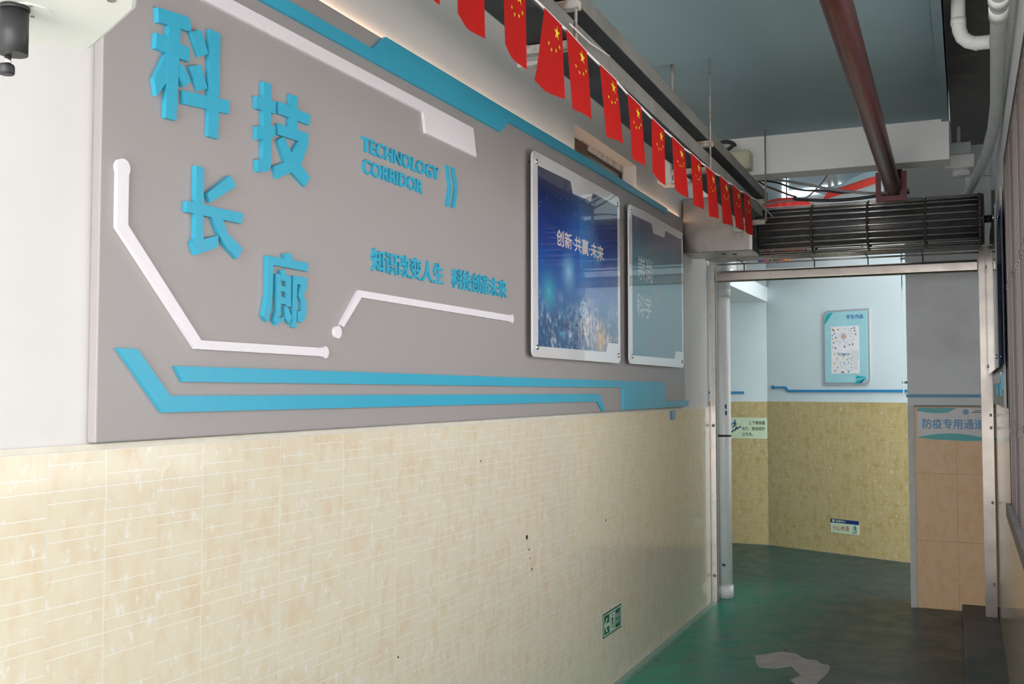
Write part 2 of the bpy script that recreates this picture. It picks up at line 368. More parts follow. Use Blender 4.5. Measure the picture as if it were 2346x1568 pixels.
# stair hall beyond the gate
A = Vector((-0.094, 10.087, 0)); UD = Vector((1.273, -0.562, 0)).normalized()
FF = frame(A, UD, UPZ)
far = MB().box((0, 0, -0.2), (2.6, 3.5, 0)).obj('wall_back', m_hall); far.matrix_world = FF; struct(far)
t = MB().box((0, 0, 0), (2.6, 1.3613, 0.008)).obj('tile_dado', m_tile_hall, far); t.parent = far
HF = frame((-0.094, 10.09, 0), (1, 0, 0), UPZ)
ret = MB().box((-2.9, 0, -0.2), (0, 3.5, 0)).obj('wall_stair', m_hall); ret.matrix_world = HF; struct(ret)
t = MB().box((-2.9, 0, 0), (0.0, 1.357, 0.008)).obj('tile_dado', m_tile_hall, ret); t.parent = ret
struct(MB().box((-3.0, 6.98, 0), (-2.8, 10.3, 3.5)).obj('wall_hall_left', m_hall))
struct(MB().box((-3.0, 6.98, 0), (-TH, 7.22, 3.5)).obj('wall_hall_front', m_hall))
sl = MB().box((-2.8, 8.1, 2.314), (-0.09, 10.09, 2.452)).obj('floor_landing', plain('landing_paint', (0.72, 0.80, 0.82), 0.7, 0.02, 4)); struct(sl)
struct(MB().box((-2.8, 9.2, 2.452), (-0.19, 9.6, 3.5)).obj('wall_landing', stained('landing_wall', (0.36, 0.38, 0.38), (0.28, 0.3, 0.3), 3)))

# bright panes high in the hall wall
w3 = struct(thing('window_3', None, None, FF @ Matrix.Translation((0, 0, 0.004))))
MB().box((0.19, 3.25, 0), (0.245, 3.47, 0.006)).box((0.19, 3.285, 0), (0.80, 3.345, 0.006)).obj('pane', m_sky, w3)
MB().box((0.685, 3.28, 0.006), (0.72, 3.46, 0.03)).box((0.745, 3.27, 0.006), (0.785, 3.46, 0.03)).obj('mullion', m_plaster, w3)

# ------------------------------------------------------------------ big display board on the left wall
BF = frame((0, 1.6045, 1.358), (0, 1, 0), UPZ); BY, BZ = 1.6045, 1.358
def L(p): return [(a-BY, b-BZ) for a, b in p]
XB, XL = 0.018, 0.028
board = thing('display_board', 'long grey wall board with raised blue and white lettering and stripes above the yellow tiles', 'display board', BF)
MB().prism(L([(1.6045,1.358),(6.45,1.362),(6.43,2.55),(1.6045,2.548)]), -0.006, XB).obj('panel', m_board, board, bevel=0.003)
m_led = Mat('warm_strip', (0.9, 0.7, 0.5), 0.5, emit=(1.0, 0.66, 0.44), es=10.0).m
tag(MB().box((0.02, 2.5485-BZ, 0.001), (4.82, 2.553-BZ, 0.007)).obj('light_strip', m_led, board), 'warm light strip along the top edge')
def piece(name, polys, mat, label=None, x1=XL, x0=None):
    m = MB()
    for i, p in enumerate(polys): m.prism(L(p), (XB-0.001 if x0 is None else x0), x1 - 0.00035*i)
    o = m.obj(name, mat, board, fix=True)
    if label: o['label'] = label
    return o
piece('stripe', [[(1.70,2.377),(2.974,2.377),(2.991,2.313),(3.377,2.313),(3.35,2.413),(1.70,2.413)]], m_white, 'wide white stripe with a stepped end along the top')
piece('stripe', [[(1.6045,2.449),(2.41,2.4525),(3.59,2.455),(3.662,2.511),(4.612,2.519),(4.943,2.520),(6.02,2.519),(6.008,2.549),(4.613,2.5605),(3.644,2.5545),(2.941,2.552),(2.727,2.551),(2.651,2.490),(1.6045,2.490)]], m_blue, 'blue stripe that widens in the middle of the top edge', x1=0.03)
piece('stripe', [[(1.642,1.925),(1.642,1.805),(1.8895,1.560),(2.409,1.5585),(2.409,1.5815),(1.908,1.5805),(1.6735,1.814),(1.6735,1.925)], disc(1.658,1.933,0.0195), disc(2.417,1.570,0.0165)], m_white, 'bent white line with round ends around the large lettering')
piece('stripe', [[(1.651,1.553),(1.707,1.553),(1.809,1.453),(4.756,1.4475),(4.846,1.364),(4.802,1.364),(4.719,1.412),(1.786,1.4165)]], m_blue, 'lowest blue stripe with bent ends')
piece('stripe', [[(1.824,1.5195),(5.137,1.5135),(5.937,1.5135),(5.937,1.401),(6.50,1.401),(6.50,1.366),(5.142,1.364),(5.129,1.480),(1.850,1.4845)]], m_blue, 'upper blue stripe ending in a block at the far end')
piece('stripe', [[(2.489,1.650),(2.586,1.757),(3.689,1.7565),(3.689,1.732),(2.601,1.737),(2.506,1.644)], disc(2.479,1.629,0.018), disc(3.703,1.744,0.017)], m_white, 'short bent white line with round ends under the small lettering')
KE = [[(1.748, 2.307), (1.849, 2.318), (1.856, 2.287), (1.751, 2.275)], [(1.783, 2.281), (1.821, 2.284), (1.811, 2.07), (1.778, 2.069)], [(1.746, 2.25), (1.852, 2.248), (1.85, 2.215), (1.743, 2.214)], [(1.778, 2.215), (1.816, 2.218), (1.782, 2.15), (1.749, 2.11), (1.741, 2.147)], [(1.819, 2.2), (1.83, 2.203), (1.859, 2.173), (1.836, 2.153), (1.817, 2.174)], [(1.855, 2.287), (1.89, 2.303), (1.917, 2.254), (1.886, 2.238)], [(1.855, 2.207), (1.892, 2.221), (1.916, 2.171), (1.885, 2.158)], [(1.833, 2.145), (1.995, 2.163), (1.997, 2.131), (1.837, 2.115)], [(1.921, 2.315), (1.96, 2.316), (1.957, 2.061), (1.921, 2.06)]]
JI = [[(2.125, 2.246), (2.154, 2.247), (2.158, 2.037), (2.149, 2.022), (2.123, 2.014), (2.106, 2.012), (2.102, 2.041), (2.126, 2.047)], [(2.097, 2.201), (2.177, 2.207), (2.176, 2.175), (2.098, 2.17)], [(2.099, 2.125), (2.176, 2.143), (2.176, 2.116), (2.101, 2.092)], [(2.188, 2.211), (2.331, 2.211), (2.328, 2.182), (2.188, 2.18)], [(2.239, 2.243), (2.272, 2.245), (2.272, 2.156), (2.238, 2.155)], [(2.188, 2.154), (2.323, 2.158), (2.324, 2.129), (2.19, 2.125)], [(2.323, 2.154), (2.324, 2.129), (2.29, 2.065), (2.257, 2.042), (2.187, 2.01), (2.175, 2.04), (2.217, 2.058), (2.249, 2.089), (2.279, 2.127)], [(2.195, 2.115), (2.216, 2.125), (2.253, 2.086), (2.29, 2.067), (2.334, 2.041), (2.312, 2.011), (2.253, 2.038), (2.22, 2.061), (2.19, 2.108)]]
CHANG = [[(1.879, 1.982), (1.905, 1.982), (1.906, 1.815), (1.959, 1.831), (1.958, 1.803), (1.883, 1.776), (1.869, 1.801), (1.88, 1.815)], [(1.918, 1.924), (2.0, 1.982), (2.022, 1.96), (1.931, 1.905)], [(1.85, 1.895), (2.049, 1.898), (2.046, 1.872), (1.849, 1.87)], [(1.939, 1.871), (1.976, 1.872), (1.993, 1.841), (2.052, 1.811), (2.03, 1.784), (1.984, 1.811), (1.958, 1.84)]]
LANG = [[(2.22, 1.819), (2.251, 1.824), (2.255, 1.803), (2.227, 1.8)], [(2.149, 1.806), (2.326, 1.807), (2.326, 1.784), (2.15, 1.785)], [(2.149, 1.806), (2.174, 1.805), (2.172, 1.715), (2.165, 1.668), (2.154, 1.638), (2.135, 1.651), (2.151, 1.714)], [(2.205, 1.775), (2.224, 1.778), (2.231, 1.763), (2.21, 1.761)], [(2.188, 1.764), (2.207, 1.764), (2.207, 1.662), (2.191, 1.634), (2.178, 1.643), (2.19, 1.67)], [(2.19, 1.764), (2.252, 1.763), (2.252, 1.748), (2.19, 1.748)], [(2.206, 1.735), (2.252, 1.734), (2.252, 1.72), (2.206, 1.721)], [(2.231, 1.763), (2.252, 1.763), (2.253, 1.683), (2.232, 1.684)], [(2.207, 1.707), (2.253, 1.705), (2.253, 1.688), (2.207, 1.689)], [(2.226, 1.684), (2.24, 1.681), (2.258, 1.658), (2.251, 1.638), (2.231, 1.651)], [(2.186, 1.645), (2.228, 1.658), (2.225, 1.646), (2.189, 1.631)], [(2.263, 1.767), (2.282, 1.767), (2.28, 1.63), (2.26, 1.631)], [(2.282, 1.767), (2.325, 1.767), (2.326, 1.748), (2.32, 1.728), (2.308, 1.719), (2.325, 1.704), (2.325, 1.665), (2.309, 1.647), (2.286, 1.647), (2.285, 1.674), (2.301, 1.677), (2.302, 1.702), (2.288, 1.718), (2.3, 1.746), (2.282, 1.746)]]
for strokes, lab in ((KE, 'highest large blue character'), (JI, 'large blue character right of the highest one'), (CHANG, 'large blue character below the highest one'), (LANG, 'lowest large blue character')):
    piece('character', strokes, m_blue, lab, x1=0.031)
XM = 0.026
for p in ([(3.142,2.237),(3.159,2.237),(3.182,2.168),(3.166,2.096),(3.146,2.095),(3.164,2.167)], [(3.187,2.238),(3.204,2.238),(3.231,2.169),(3.209,2.099),(3.190,2.098),(3.212,2.168)]):
    piece('chevron', [p], m_blue, x1=XM)
def letters(body, y0, y1, z0, z1, bold, name, depth=XM):
    """each letter of a line is a piece of its own, spaced as in the set line"""
    me, full = glyph(body, bold); bpy.data.meshes.remove(me)
    s = (y1-y0)/(full[2]-full[0])
    for i, ch in enumerate(body):
        if ch == ' ': continue
        me, pre = glyph(body[:i+1], bold); bpy.data.meshes.remove(me)
        me, own = glyph(ch, bold); bpy.data.meshes.remove(me)
        xb = pre[2]-full[0]; xa = xb-(own[2]-own[0])
        hz = (z1-z0)/(full[3]-full[1])
        text(name, ch, (y0-BY+xa*s, z0-BZ+(own[1]-full[1])*hz, y0-BY+xb*s, z0-BZ+(own[3]-full[1])*hz), XB-0.001, depth, m_blue, board, bold)
letters('TECHNOLOGY', 2.603, 3.092, 2.172, 2.216, 0.018, 'letter')
letters('CORRIDOR', 2.609, 2.976, 2.107, 2.151, 0.018, 'letter')
letters('知识改变人生', 2.662, 3.128, 1.822, 1.893, 0.014, 'letter')
letters('科技创造未来', 3.191, 3.657, 1.820, 1.889, 0.014, 'letter')

# ------------------------------------------------------------------ two acrylic posters on stand-offs
def poster_art():
    M = Mat('poster_space_print', (0.02, 0.05, 0.2), 0.25, coat=0.6)
    c = M.co(); u, v, _ = M.sep(c)                       # metres from the lower left corner
    up = M.rng(v, 0.05, 0.75)
    col = M.mix(M.rng(up, 0.15, 0.55), (0.03, 0.20, 0.52), (0.008, 0.06, 0.36))
    col = M.mix(M.rng(up, 0.5, 1.0), col, (0.010, 0.010, 0.045))
    nz = M.noise(c, 3.0, 4)
    col = M.mix(M.f('MULTIPLY', M.rng(nz, 0.5, 0.8), 0.35), col, (0.05, 0.01, 0.12))
    def glow(cx, cy, r, cc, amt, fac=None):
        nonlocal col
        d = M.f('SQRT', M.f('ADD', M.f('POWER', M.f('SUBTRACT', u, cx), 2.0), M.f('POWER', M.f('SUBTRACT', v, cy), 2.0)))
        g = M.f('MULTIPLY', M.f('POWER', M.rng(d, 0.0, r, 1.0, 0.0), 2.0), amt)
        if fac is not None: g = M.f('MULTIPLY', g, fac)
        col = M.mix(g, col, cc); return d
    glow(0.36, 0.34, 0.13, (0.35, 0.75, 0.95), 0.9)
    glow(0.75, 0.46, 0.10, (0.1, 0.5, 0.7), 0.7)
    glow(0.52, 0.48, 0.36, (0.02, 0.20, 0.75), 0.8)
    d = glow(0.55, 0.47, 0.03, (0.3, 0.6, 0.9), 0.2)
    ringf = M.f('MULTIPLY', M.f('GREATER_THAN', M.f('SINE', M.f('MULTIPLY', d, 620.0)), 0.45), M.rng(d, 0.10, 0.24, 0.55, 0.0))
    ringf = M.f('MULTIPLY', ringf, M.f('GREATER_THAN', u, 0.50))
    col = M.mix(ringf, col, (0.12, 0.5, 0.8))
    st = M.n('ShaderNodeTexVoronoi', {'Vector': c, 'Scale': 26.0}).outputs['Distance']
    col = M.mix(M.f('MULTIPLY', M.f('LESS_THAN', st, 0.07), 0.8), col, (0.5, 0.7, 0.95))
    # city lights along the bottom
    cc2 = M.n('ShaderNodeVectorMath', {0: c, 1: (1.0, 0.7, 1.0)}, operation='MULTIPLY').outputs[0]
    ct = M.noise(cc2, 34, 5, 0.7); big = M.noise(cc2, 9, 4, 0.6)
    low = M.rng(v, 0.10, 0.26, 1.0, 0.0)
    col = M.mix(M.f('MULTIPLY', low, 0.85), col, (0.006, 0.05, 0.16))
    col = M.mix(M.f('MULTIPLY', low, M.rng(ct, 0.52, 0.66)), col, (0.12, 0.45, 0.72))
    col = M.mix(M.f('MULTIPLY', M.f('MULTIPLY', low, M.rng(big, 0.5, 0.62)), M.rng(ct, 0.42, 0.6)), col, (0.70, 0.68, 0.75))
    glow(0.12, 0.235, 0.12, (0.05, 0.55, 0.65), 0.8)
    glow(0.60, 0.12, 0.24, (0.90, 0.76, 0.74), 1.0, M.rng(ct, 0.38, 0.56))
    glow(0.80, 0.06, 0.15, (0.95, 0.50, 0.14), 1.0, M.rng(ct, 0.34, 0.5))
    glow(1.0, 0.06, 0.08, (0.75, 0.45, 0.10), 0.8, M.rng(ct, 0.40, 0.6))
    M.set('Base Color', col); return M.m
def poster_art_teal():
    M = Mat('poster_teal_print', (0.1, 0.3, 0.4), 0.3, spec=0.3, coat=0.55)
    c = M.co(); u, v, _ = M.sep(c)
    col = M.mix(M.rng(v, 0.0, 0.45), (0.03, 0.17, 0.26), (0.05, 0.28, 0.36))
    col = M.mix(M.rng(v, 0.42, 0.72), col, (0.030, 0.028, 0.13))
    col = M.mix(M.f('MULTIPLY', M.rng(M.noise(c, 4, 4), 0.5, 0.75), 0.5), col, (0.20, 0.16, 0.20))
    M.set('Base Color', col); return M.m
m_acry = Mat('acrylic_white', (0.74, 0.72, 0.73), 0.25, coat=1.0).m
m_text1 = plain('poster_lettering', (0.85, 0.74, 0.72), 0.3, 0.02, 20, coat=0.6)
m_text2 = plain('poster_lettering_pale', (0.52, 0.60, 0.63), 0.3, 0.02, 20, coat=0.5)
XP = 0.052
def poster(label, y0, z0, wdt, hgt, art, title):
    r = thing('acrylic_poster', label, 'poster', frame((0, y0, z0), (0, 1, 0), UPZ))
    MB().prism(rounded(0, 0, wdt, hgt, 0.03), XP-0.009, XP).obj('acrylic_sheet', m_acry, r, bevel=0.0015)
    q = [(0.058,0.045),(0.923,0.05),(0.952,0.096),(1.118,0.098),(1.112,0.79),(0.742,0.792),(0.713,0.748),(0.467,0.742),(0.437,0.792),(0.055,0.786)]
    k = wdt/1.157
    pic = MB().prism([((x-0.055)*k, y-0.045) for x, y in q], 0, 0.0008).obj('picture', art, r, loc=(0.055*k, 0.045, XP))
    for (sx, sy) in ((0.04,0.80),(wdt-0.037,0.80),(0.045,0.04),(wdt-0.036,0.04)):
        s = MB().tube([(sx,sy,XB+0.0005),(sx,sy,XP-0.009)], 0.006, 12).obj('stand_off', m_chrome, r)
        MB().tube([(sx,sy,XP),(sx,sy,XP+0.004),(sx,sy,XP+0.0065)], 0.012, 16, rs=[0.012,0.011,0.006]).obj('screw_cap', m_chrome, s)
    for b, bx in title:
        mm = m_text1 if len(title) == 1 else m_text2
        text('lettering', b, (bx[0]-y0, bx[1]-z0, bx[2]-y0, bx[3]-z0), XP+0.0013, XP+0.0013, mm, r, 0.016)
    return r
p1 = poster('acrylic poster with a starry blue city picture on the grey board', 3.852, 1.60, 1.157, 0.842, poster_art(), [('创新·共赢·未来', (4.116, 2.086, 4.747, 2.158))])
g = MB(); n = 8
g.ring(disc(0.60,0.235,0.036,24), disc(0.60,0.235,0.028,24), XP+0.001, XP+0.0014)
g.ring(disc(0.60,0.235,0.012,16), disc(0.60,0.235,0.006,16), XP+0.001, XP+0.0014)
for k in range(n):
    a = 2*PI*k/n; ca, sa = math.cos(a), math.sin(a)
    def rot(x, y): return (0.60+x*ca-y*sa, 0.235+x*sa+y*ca)
    g.prism([rot(0.012,-0.002), rot(0.028,-0.002), rot(0.028,0.002), rot(0.012,0.002)], XP+0.001, XP+0.0013)
    g.prism([rot(0.036,-0.006), rot(0.045,-0.004), rot(0.045,0.004), rot(0.036,0.006)], XP+0.001, XP+0.0013)
g.obj('gear_emblem', plain('gear_pale_blue', (0.45, 0.68, 0.85), 0.3, coat=1.0), p1)
poster('acrylic poster in reflecting teal tones at the far end of the grey board', 5.165, 1.603, 1.125, 0.837, poster_art_teal(), [('崇尚', (5.313, 2.058, 5.596, 2.190)), ('科学', (5.285, 1.856, 5.576, 1.988))])

# ------------------------------------------------------------------ small signs on the left wall
def man(m, ox, oy, s, z0, z1, mi=0, lean=0.25):
    """running pictogram figure"""
    def P(pts): return [(ox+s*x, oy+s*y) for x, y in pts]
    m.prism(disc(ox+s*0.06, oy+s*0.9, s*0.09, 14), z0, z1, mi)
    m.prism(P([(-0.05,0.45),(0.10,0.45),(0.14,0.76),(-0.04,0.78)]), z0, z1, mi)
    m.prism(P([(0.02,0.48),(0.12,0.48),(0.26,0.22),(0.20,0.0),(0.11,0.02),(0.15,0.22)]), z0, z1, mi)
    m.prism(P([(-0.05,0.5),(0.06,0.47),(-0.04,0.24),(-0.24,0.12),(-0.28,0.2),(-0.12,0.3)]), z0, z1, mi)
    m.prism(P([(0.10,0.76),(0.14,0.68),(0.30,0.54),(0.25,0.48),(0.08,0.62)]), z0, z1, mi)
    m.prism(P([(-0.04,0.77),(-0.03,0.66),(-0.2,0.6),(-0.24,0.42),(-0.32,0.44),(-0.27,0.66)]), z0, z1, mi)
ex = thing('exit_sign', 'small green exit sign with arrow and running figure low on the yellow tiles', 'sign', frame((0, 4.866, 0.256), (0, 1, 0), UPZ))
MB().box((0,0,0.0005), (0.292,0.117,0.0025)).obj('plate', m_exit, ex)
g = MB().ring([(0.007,0.007),(0.285,0.007),(0.285,0.110),(0.007,0.110)], [(0.014,0.012),(0.278,0.012),(0.278,0.105),(0.014,0.105)], 0.0025, 0.0032)
g.box((0.096,0.012,0.0025), (0.100,0.105,0.0032)); g.box((0.187,0.012,0.0025), (0.191,0.105,0.0032))
g.obj('border', m_glow, ex)
MB().prism([(0.018,0.055),(0.052,0.088),(0.066,0.088),(0.066,0.084),(0.044,0.064),(0.094,0.064),(0.094,0.046),(0.044,0.046),(0.066,0.026),(0.066,0.02),(0.052,0.02)], 0.0025, 0.0032).obj('arrow', m_glow, ex)
MB().box((0.109,0.014,0.0025), (0.178,0.100,0.0030)).obj('doorway', m_glow, ex)
g = MB(); man(g, 0.143, 0.020, 0.076, 0.0030, 0.0036); g.obj('running_figure', m_exit, ex)
text('lettering', '安全出口', (0.198,0.060,0.272,0.084), 0.0028, 0.0028, m_glow, ex, 0.02)
text('lettering', 'EXIT', (0.202,0.032,0.262,0.052), 0.0028, 0.0028, m_glow, ex, 0.02)
st = thing('sticker', 'tiny blue upright sticker at the top edge of the yellow tiles near the gate', 'sticker', frame((0, 6.15, 1.288), (0, 1, 0), UPZ))
MB().box((0,0,0.0003), (0.115,0.055,0.001)).obj('blue_layer', plain('sticker_blue', (0.04, 0.22, 0.55), 0.4), st)
MB().box((0.045,0.01,0.001), (0.10,0.018,0.0013)).box((0.045,0.024,0.001), (0.10,0.032,0.0013)).box((0.045,0.038,0.001), (0.10,0.046,0.0013)).obj('print', m_aqua, st)

# ------------------------------------------------------------------ cable trays, hangers, flags
def ty(y): return -0.016*(y-2.73)          # the trays sag slightly towards the gate
def tray(label, zb, x0, x1, h, ya, yb):
    r = thing('cable_tray', label, 'cable tray', (0, 0, 0))
    def sheet(name, prof, mat):
        m = MB(); n = 24
        for k in range(n):
            a = ya+(yb-ya)*k/n; b = ya+(yb-ya)*(k+1)/n
            va = [(x, a, z+ty(a)) for x, z in prof]; vb = [(x, b, z+ty(b)) for x, z in prof]
            for i in range(len(prof)):
                j = (i+1) % len(prof); m.face([va[i], va[j], vb[j], vb[i]])
            if k == 0: m.face(va)
            if k == n-1: m.face(vb[::-1])
        bmesh.ops.remove_doubles(m.b, verts=m.b.verts[:], dist=1e-5)
        return m.obj(name, mat, r)
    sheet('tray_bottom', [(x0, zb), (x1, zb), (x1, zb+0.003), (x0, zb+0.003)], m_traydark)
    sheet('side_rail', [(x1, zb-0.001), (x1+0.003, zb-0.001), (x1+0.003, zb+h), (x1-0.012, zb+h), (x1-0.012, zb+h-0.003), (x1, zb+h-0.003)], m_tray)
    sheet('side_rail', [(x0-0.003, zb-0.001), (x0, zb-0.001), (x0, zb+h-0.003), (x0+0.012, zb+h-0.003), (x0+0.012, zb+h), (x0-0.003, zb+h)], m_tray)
tray('lower dusty metal cable tray behind the string of red flags', 2.463, 0.502, 0.637, 0.054, 1.2, 5.72)
tray('upper dusty metal cable tray above the lower tray and the red flags', 2.578, 0.502, 0.637, 0.048, 1.2, 5.90)
m_rod = stained('hanger_rod', (0.30, 0.29, 0.27), (0.22, 0.1, 0.05), 30, 0.5, 0.6, 0.6, 0.7)
for (y, lab) in ((2.74, 'rusty threaded hanger with two cross bars, nearer one carrying the cable trays'), (4.435, 'threaded hanger with two cross bars carrying the trays midway to the gate'), (5.80, 'threaded hanger at the far end of the cable trays by the gate')):
    r = thing('tray_hanger', lab, 'hanger', (0, y, 0), 'hangers of the cable trays')
    MB().tube([(0.645, 0, 2.452+ty(y)), (0.645, 0, 2.91)], 0.0045, 8).obj('threaded_rod', m_rod, r)
    for z in (2.447+ty(y), 2.562+ty(y)):
        MB().box((0.478, -0.016, z-0.012), (0.6405 if z < 2.53 else 0.655, 0.016, z+0.012)).obj('cross_bar', m_rust, r)
    MB().box((0.470, -0.014, 2.40+ty(y)), (0.478, 0.014, 2.60+ty(y))).box((0.478, -0.014, 2.40+ty(y)), (0.56, 0.014, 2.412+ty(y))).obj('side_strap', m_rust, r)
r = thing('drop_rod', 'short bare rod hanging from the ceiling left of the long tray rod', 'rod', (0.475, 4.451, 2.91))
MB().tube([(0,0,0),(0,0,-0.16)], 0.006, 8).tube([(0,0,-0.02),(0,0,-0.07)], 0.009, 8).obj('rod', m_rod, r)

FX = 0.652
FL = [((1.51,2.49),(1.655,2.488),(1.525,2.284),(1.665,2.285)), ((1.775,2.488),(1.918,2.487),(1.782,2.284),(1.921,2.280)), ((2.000,2.487),(2.140,2.486),(1.994,2.270),(2.137,2.275)), ((2.250,2.485),(2.392,2.483),(2.251,2.282),(2.386,2.274)),
 ((2.52, 2.480), (2.65, 2.475), (2.438, 2.247), (2.662, 2.270)), ((2.68, 2.475), (2.855, 2.464), (2.732, 2.262), (2.896, 2.271)), ((2.971, 2.46), (3.139, 2.456), (3.035, 2.25), (3.205, 2.264)), ((3.255, 2.445), (3.411, 2.441), (3.3, 2.239), (3.449, 2.236)), ((3.546, 2.434), (3.715, 2.429), (3.541, 2.222), (3.722, 2.224)), ((3.82, 2.429), (4.007, 2.424), (3.86, 2.22), (4.071, 2.234)), ((4.114, 2.429), (4.295, 2.426), (4.151, 2.219), (4.344, 2.234)), ((4.383, 2.429), (4.561, 2.429), (4.441, 2.219), (4.633, 2.237)), ((4.659, 2.44), (4.829, 2.44), (4.715, 2.229), (4.939, 2.25)), ((4.928, 2.45), (5.116, 2.449), (5.01, 2.243), (5.227, 2.266)), ((5.204, 2.461), (5.388, 2.466), (5.238, 2.254), (5.437, 2.272))]
ORD = ['first', 'second', 'third', 'fourth', 'fifth', 'sixth', 'seventh', 'eighth', 'ninth', 'tenth', 'eleventh', 'twelfth', 'thirteenth', 'fourteenth', 'fifteenth']
SPEC = {4: 'flared out widely at the bottom'}
FL = [tuple((a*0.983, 1.465+(b-1.465)*0.983) for a, b in q) for q in FL]
rp = MB(); pth = []
pth.append((FX-0.001, 1.25, 2.490))
for tl, tr, bl, br in FL: pth += [(FX-0.001, tl[0]+0.01, tl[1]+0.001), (FX-0.001, tr[0]-0.01, tr[1]+0.001)]
pth += [(FX-0.001, 5.50, 2.468), (FX-0.001, 6.0, 2.455)]
rope = thing('flag_rope', 'thin white cord carrying the row of small red flags under the trays', 'rope', (0, 0, 0))
rp.tube(pth, 0.0035, 8).obj('cord', m_rope, rope)
MB().tube([(FX+0.002, 2.665, 2.482), (FX+0.012, 2.80, 2.47), (FX+0.008, 3.0, 2.49)], 0.0018, 6).obj('loose_end', m_rope, rope)
def star(cx, cy, r, a0=PI/2):
    return [(cx+(r if k % 2 == 0 else r*0.382)*math.cos(a0+k*PI/5), cy+(r if k % 2 == 0 else r*0.382)*math.sin(a0+k*PI/5)) for k in range(10)]
for i, q4 in enumerate(FL):
    tl, tr, bl, br = q4
    amp = random.uniform(0.004, 0.010); ph = random.uniform(0, 6); rr = 0.016*random.choice((0, 1, 1))
    def pos(u, v, d=0.0):
        y = (tl[0]*(1-u)+tr[0]*u)*(1-v)+(bl[0]*(1-u)+br[0]*u)*v; z = (tl[1]*(1-u)+tr[1]*u)*(1-v)+(bl[1]*(1-u)+br[1]*u)*v
        if rr and v > 0.8: z += rr*((v-0.8)/0.2)*max(0, (0.45-u)/0.45)**1.5
        x = FX + 0.002 + amp*v*(1+math.sin(ph+5.5*u+1.5*v))*0.5 + d
        return (x, y, z)
    lab = ('nearest small red flag, only its bottom corner showing at the top of the photo' if i == 0 else
           f'{ORD[i]} small red flag with yellow stars counting from the near end of the cord')
    if i in SPEC: lab = f'{ORD[i]} red flag from the near end, {SPEC[i]}'
    if i == len(FL)-1: lab = 'farthest small red flag on the cord, in front of the steel gate housing'
    m = MB(); nu, nv = 8, 14
    g = [[m.b.verts.new(pos(a/nu, b/nv)) for a in range(nu+1)] for b in range(nv+1)]
    for b in range(nv):
        for a in range(nu):
            f = m.b.faces.new((g[b][a], g[b][a+1], g[b+1][a+1], g[b+1][a])); f.smooth = True
    for (su, sv, sr) in ((0.70,0.175,0.15),(0.83,0.335,0.05),(0.68,0.41,0.05),(0.48,0.44,0.05),(0.34,0.385,0.05)):
        m.face([pos(q[0], q[1], 0.0012) for q in [(su+x, sv-y*0.68) for x, y in star(0, 0, sr)]], 1)
    o = m.obj('flag', [m_flag, m_yellow], None, fix=False)
    tag(o, lab, 'flag', 'small red flags on the cord')

# ------------------------------------------------------------------ rolling grille gate
gate = thing('rolling_gate', 'stainless rolling grille gate rolled up across the end of the passage', 'gate', (0, 0, 0))
hs = MB().box((0.003, 6.48, 2.338), (0.440, 6.80, 2.690)).obj('motor_housing', m_steel, gate, bevel=0.004)
MB().box((0.425, 6.474, 2.340), (0.444, 6.48, 2.688)).obj('edge_strip', m_alu, hs)
for x, y in ((0.24,6.60),(0.30,6.64)): MB().tube([(x,y,2.337),(x,y,2.334)], 0.014, 12).obj('bolt_hole', m_black, hs)
CY_, CZ_ = 6.645, 2.468
xa, xb = 0.47, 1.745
m = MB()
for (rad, nr, off) in ((0.146, 22, 0.1),):
    for k in range(nr):
        a = 2*PI*k/nr+off; m.tube([(xa, CY_+rad*math.cos(a), CZ_+rad*math.sin(a)), (xb, CY_+rad*math.cos(a), CZ_+rad*math.sin(a))], 0.0065, 8)
m.obj('grille_roll', m_darksteel, gate)
for x in (0.793, 1.119, 1.441, 1.735):
    m = MB()
    for rad in (0.150,):
        n = 26
        for k in range(n):
            a, b = 2*PI*k/n, 2*PI*(k+1)/n
            m.tube([(x, CY_+rad*math.cos(a), CZ_+rad*math.sin(a)), (x, CY_+rad*math.cos(b), CZ_+rad*math.sin(b))], 0.008, 6)
    m.obj('link_chain', plain('link_rust', (0.10, 0.085, 0.075), 0.5, 0.2, 30, metal=0.5), gate)
MB().tube([(xa, CY_, CZ_), (xb, CY_, CZ_)], 0.116, 28).obj('drum', plain('drum_grey', (0.12, 0.115, 0.12), 0.42, 0.25, 12, metal=0.4), gate)
for a in (0.455, 1.745): MB().tube([(a, CY_, CZ_), (a+0.012, CY_, CZ_)], 0.151, 28).obj('end_disc', m_black, gate)
MB().tube([(1.757, CY_, CZ_), (1.80, CY_, CZ_)], 0.022, 14).obj('shaft', m_black, gate)
MB().box((1.80, CY_-0.05, CZ_-0.07), (1.814, CY_+0.05, CZ_+0.16)).obj('wall_plate', m_black, gate)
m = MB()
for y, z in ((6.86, 2.340), (7.02, 2.352), (7.16, 2.360), (7.262, 2.350)):
    m.tube([(0.045 if y > 7 else 0.06, y, z), (1.735, y, z)], 0.0065, 8)
m.obj('grille_rods', m_darksteel, gate)
for x in (0.24, 0.715, 1.06, 1.40):
    MB().tube([(x, CY_+0.13, CZ_-0.085), (x, 7.0, 2.35), (x, 7.25, 2.352), (x, 7.262, 2.34), (x, 7.262, 2.30)], 0.004, 6).obj('hanging_link', m_black, gate)
bb = MB().prism(rounded(7.236, 2.224, 7.288, 2.303, 0.018, 4), 0.05, 1.722)
for v in bb.b.verts: v.co = Vector((v.co.z, v.co.x, v.co.y))
bb.obj('bottom_bar', m_steel, gate)
MB().box((0.002, 7.222, 0), (0.006, 7.30, 2.385)).box((0.006, 7.232, 0), (0.036, 7.242, 2.385)).box((0.006, 7.290, 0), (0.036, 7.30, 2.385)).obj('guide_rail', m_alu, gate)
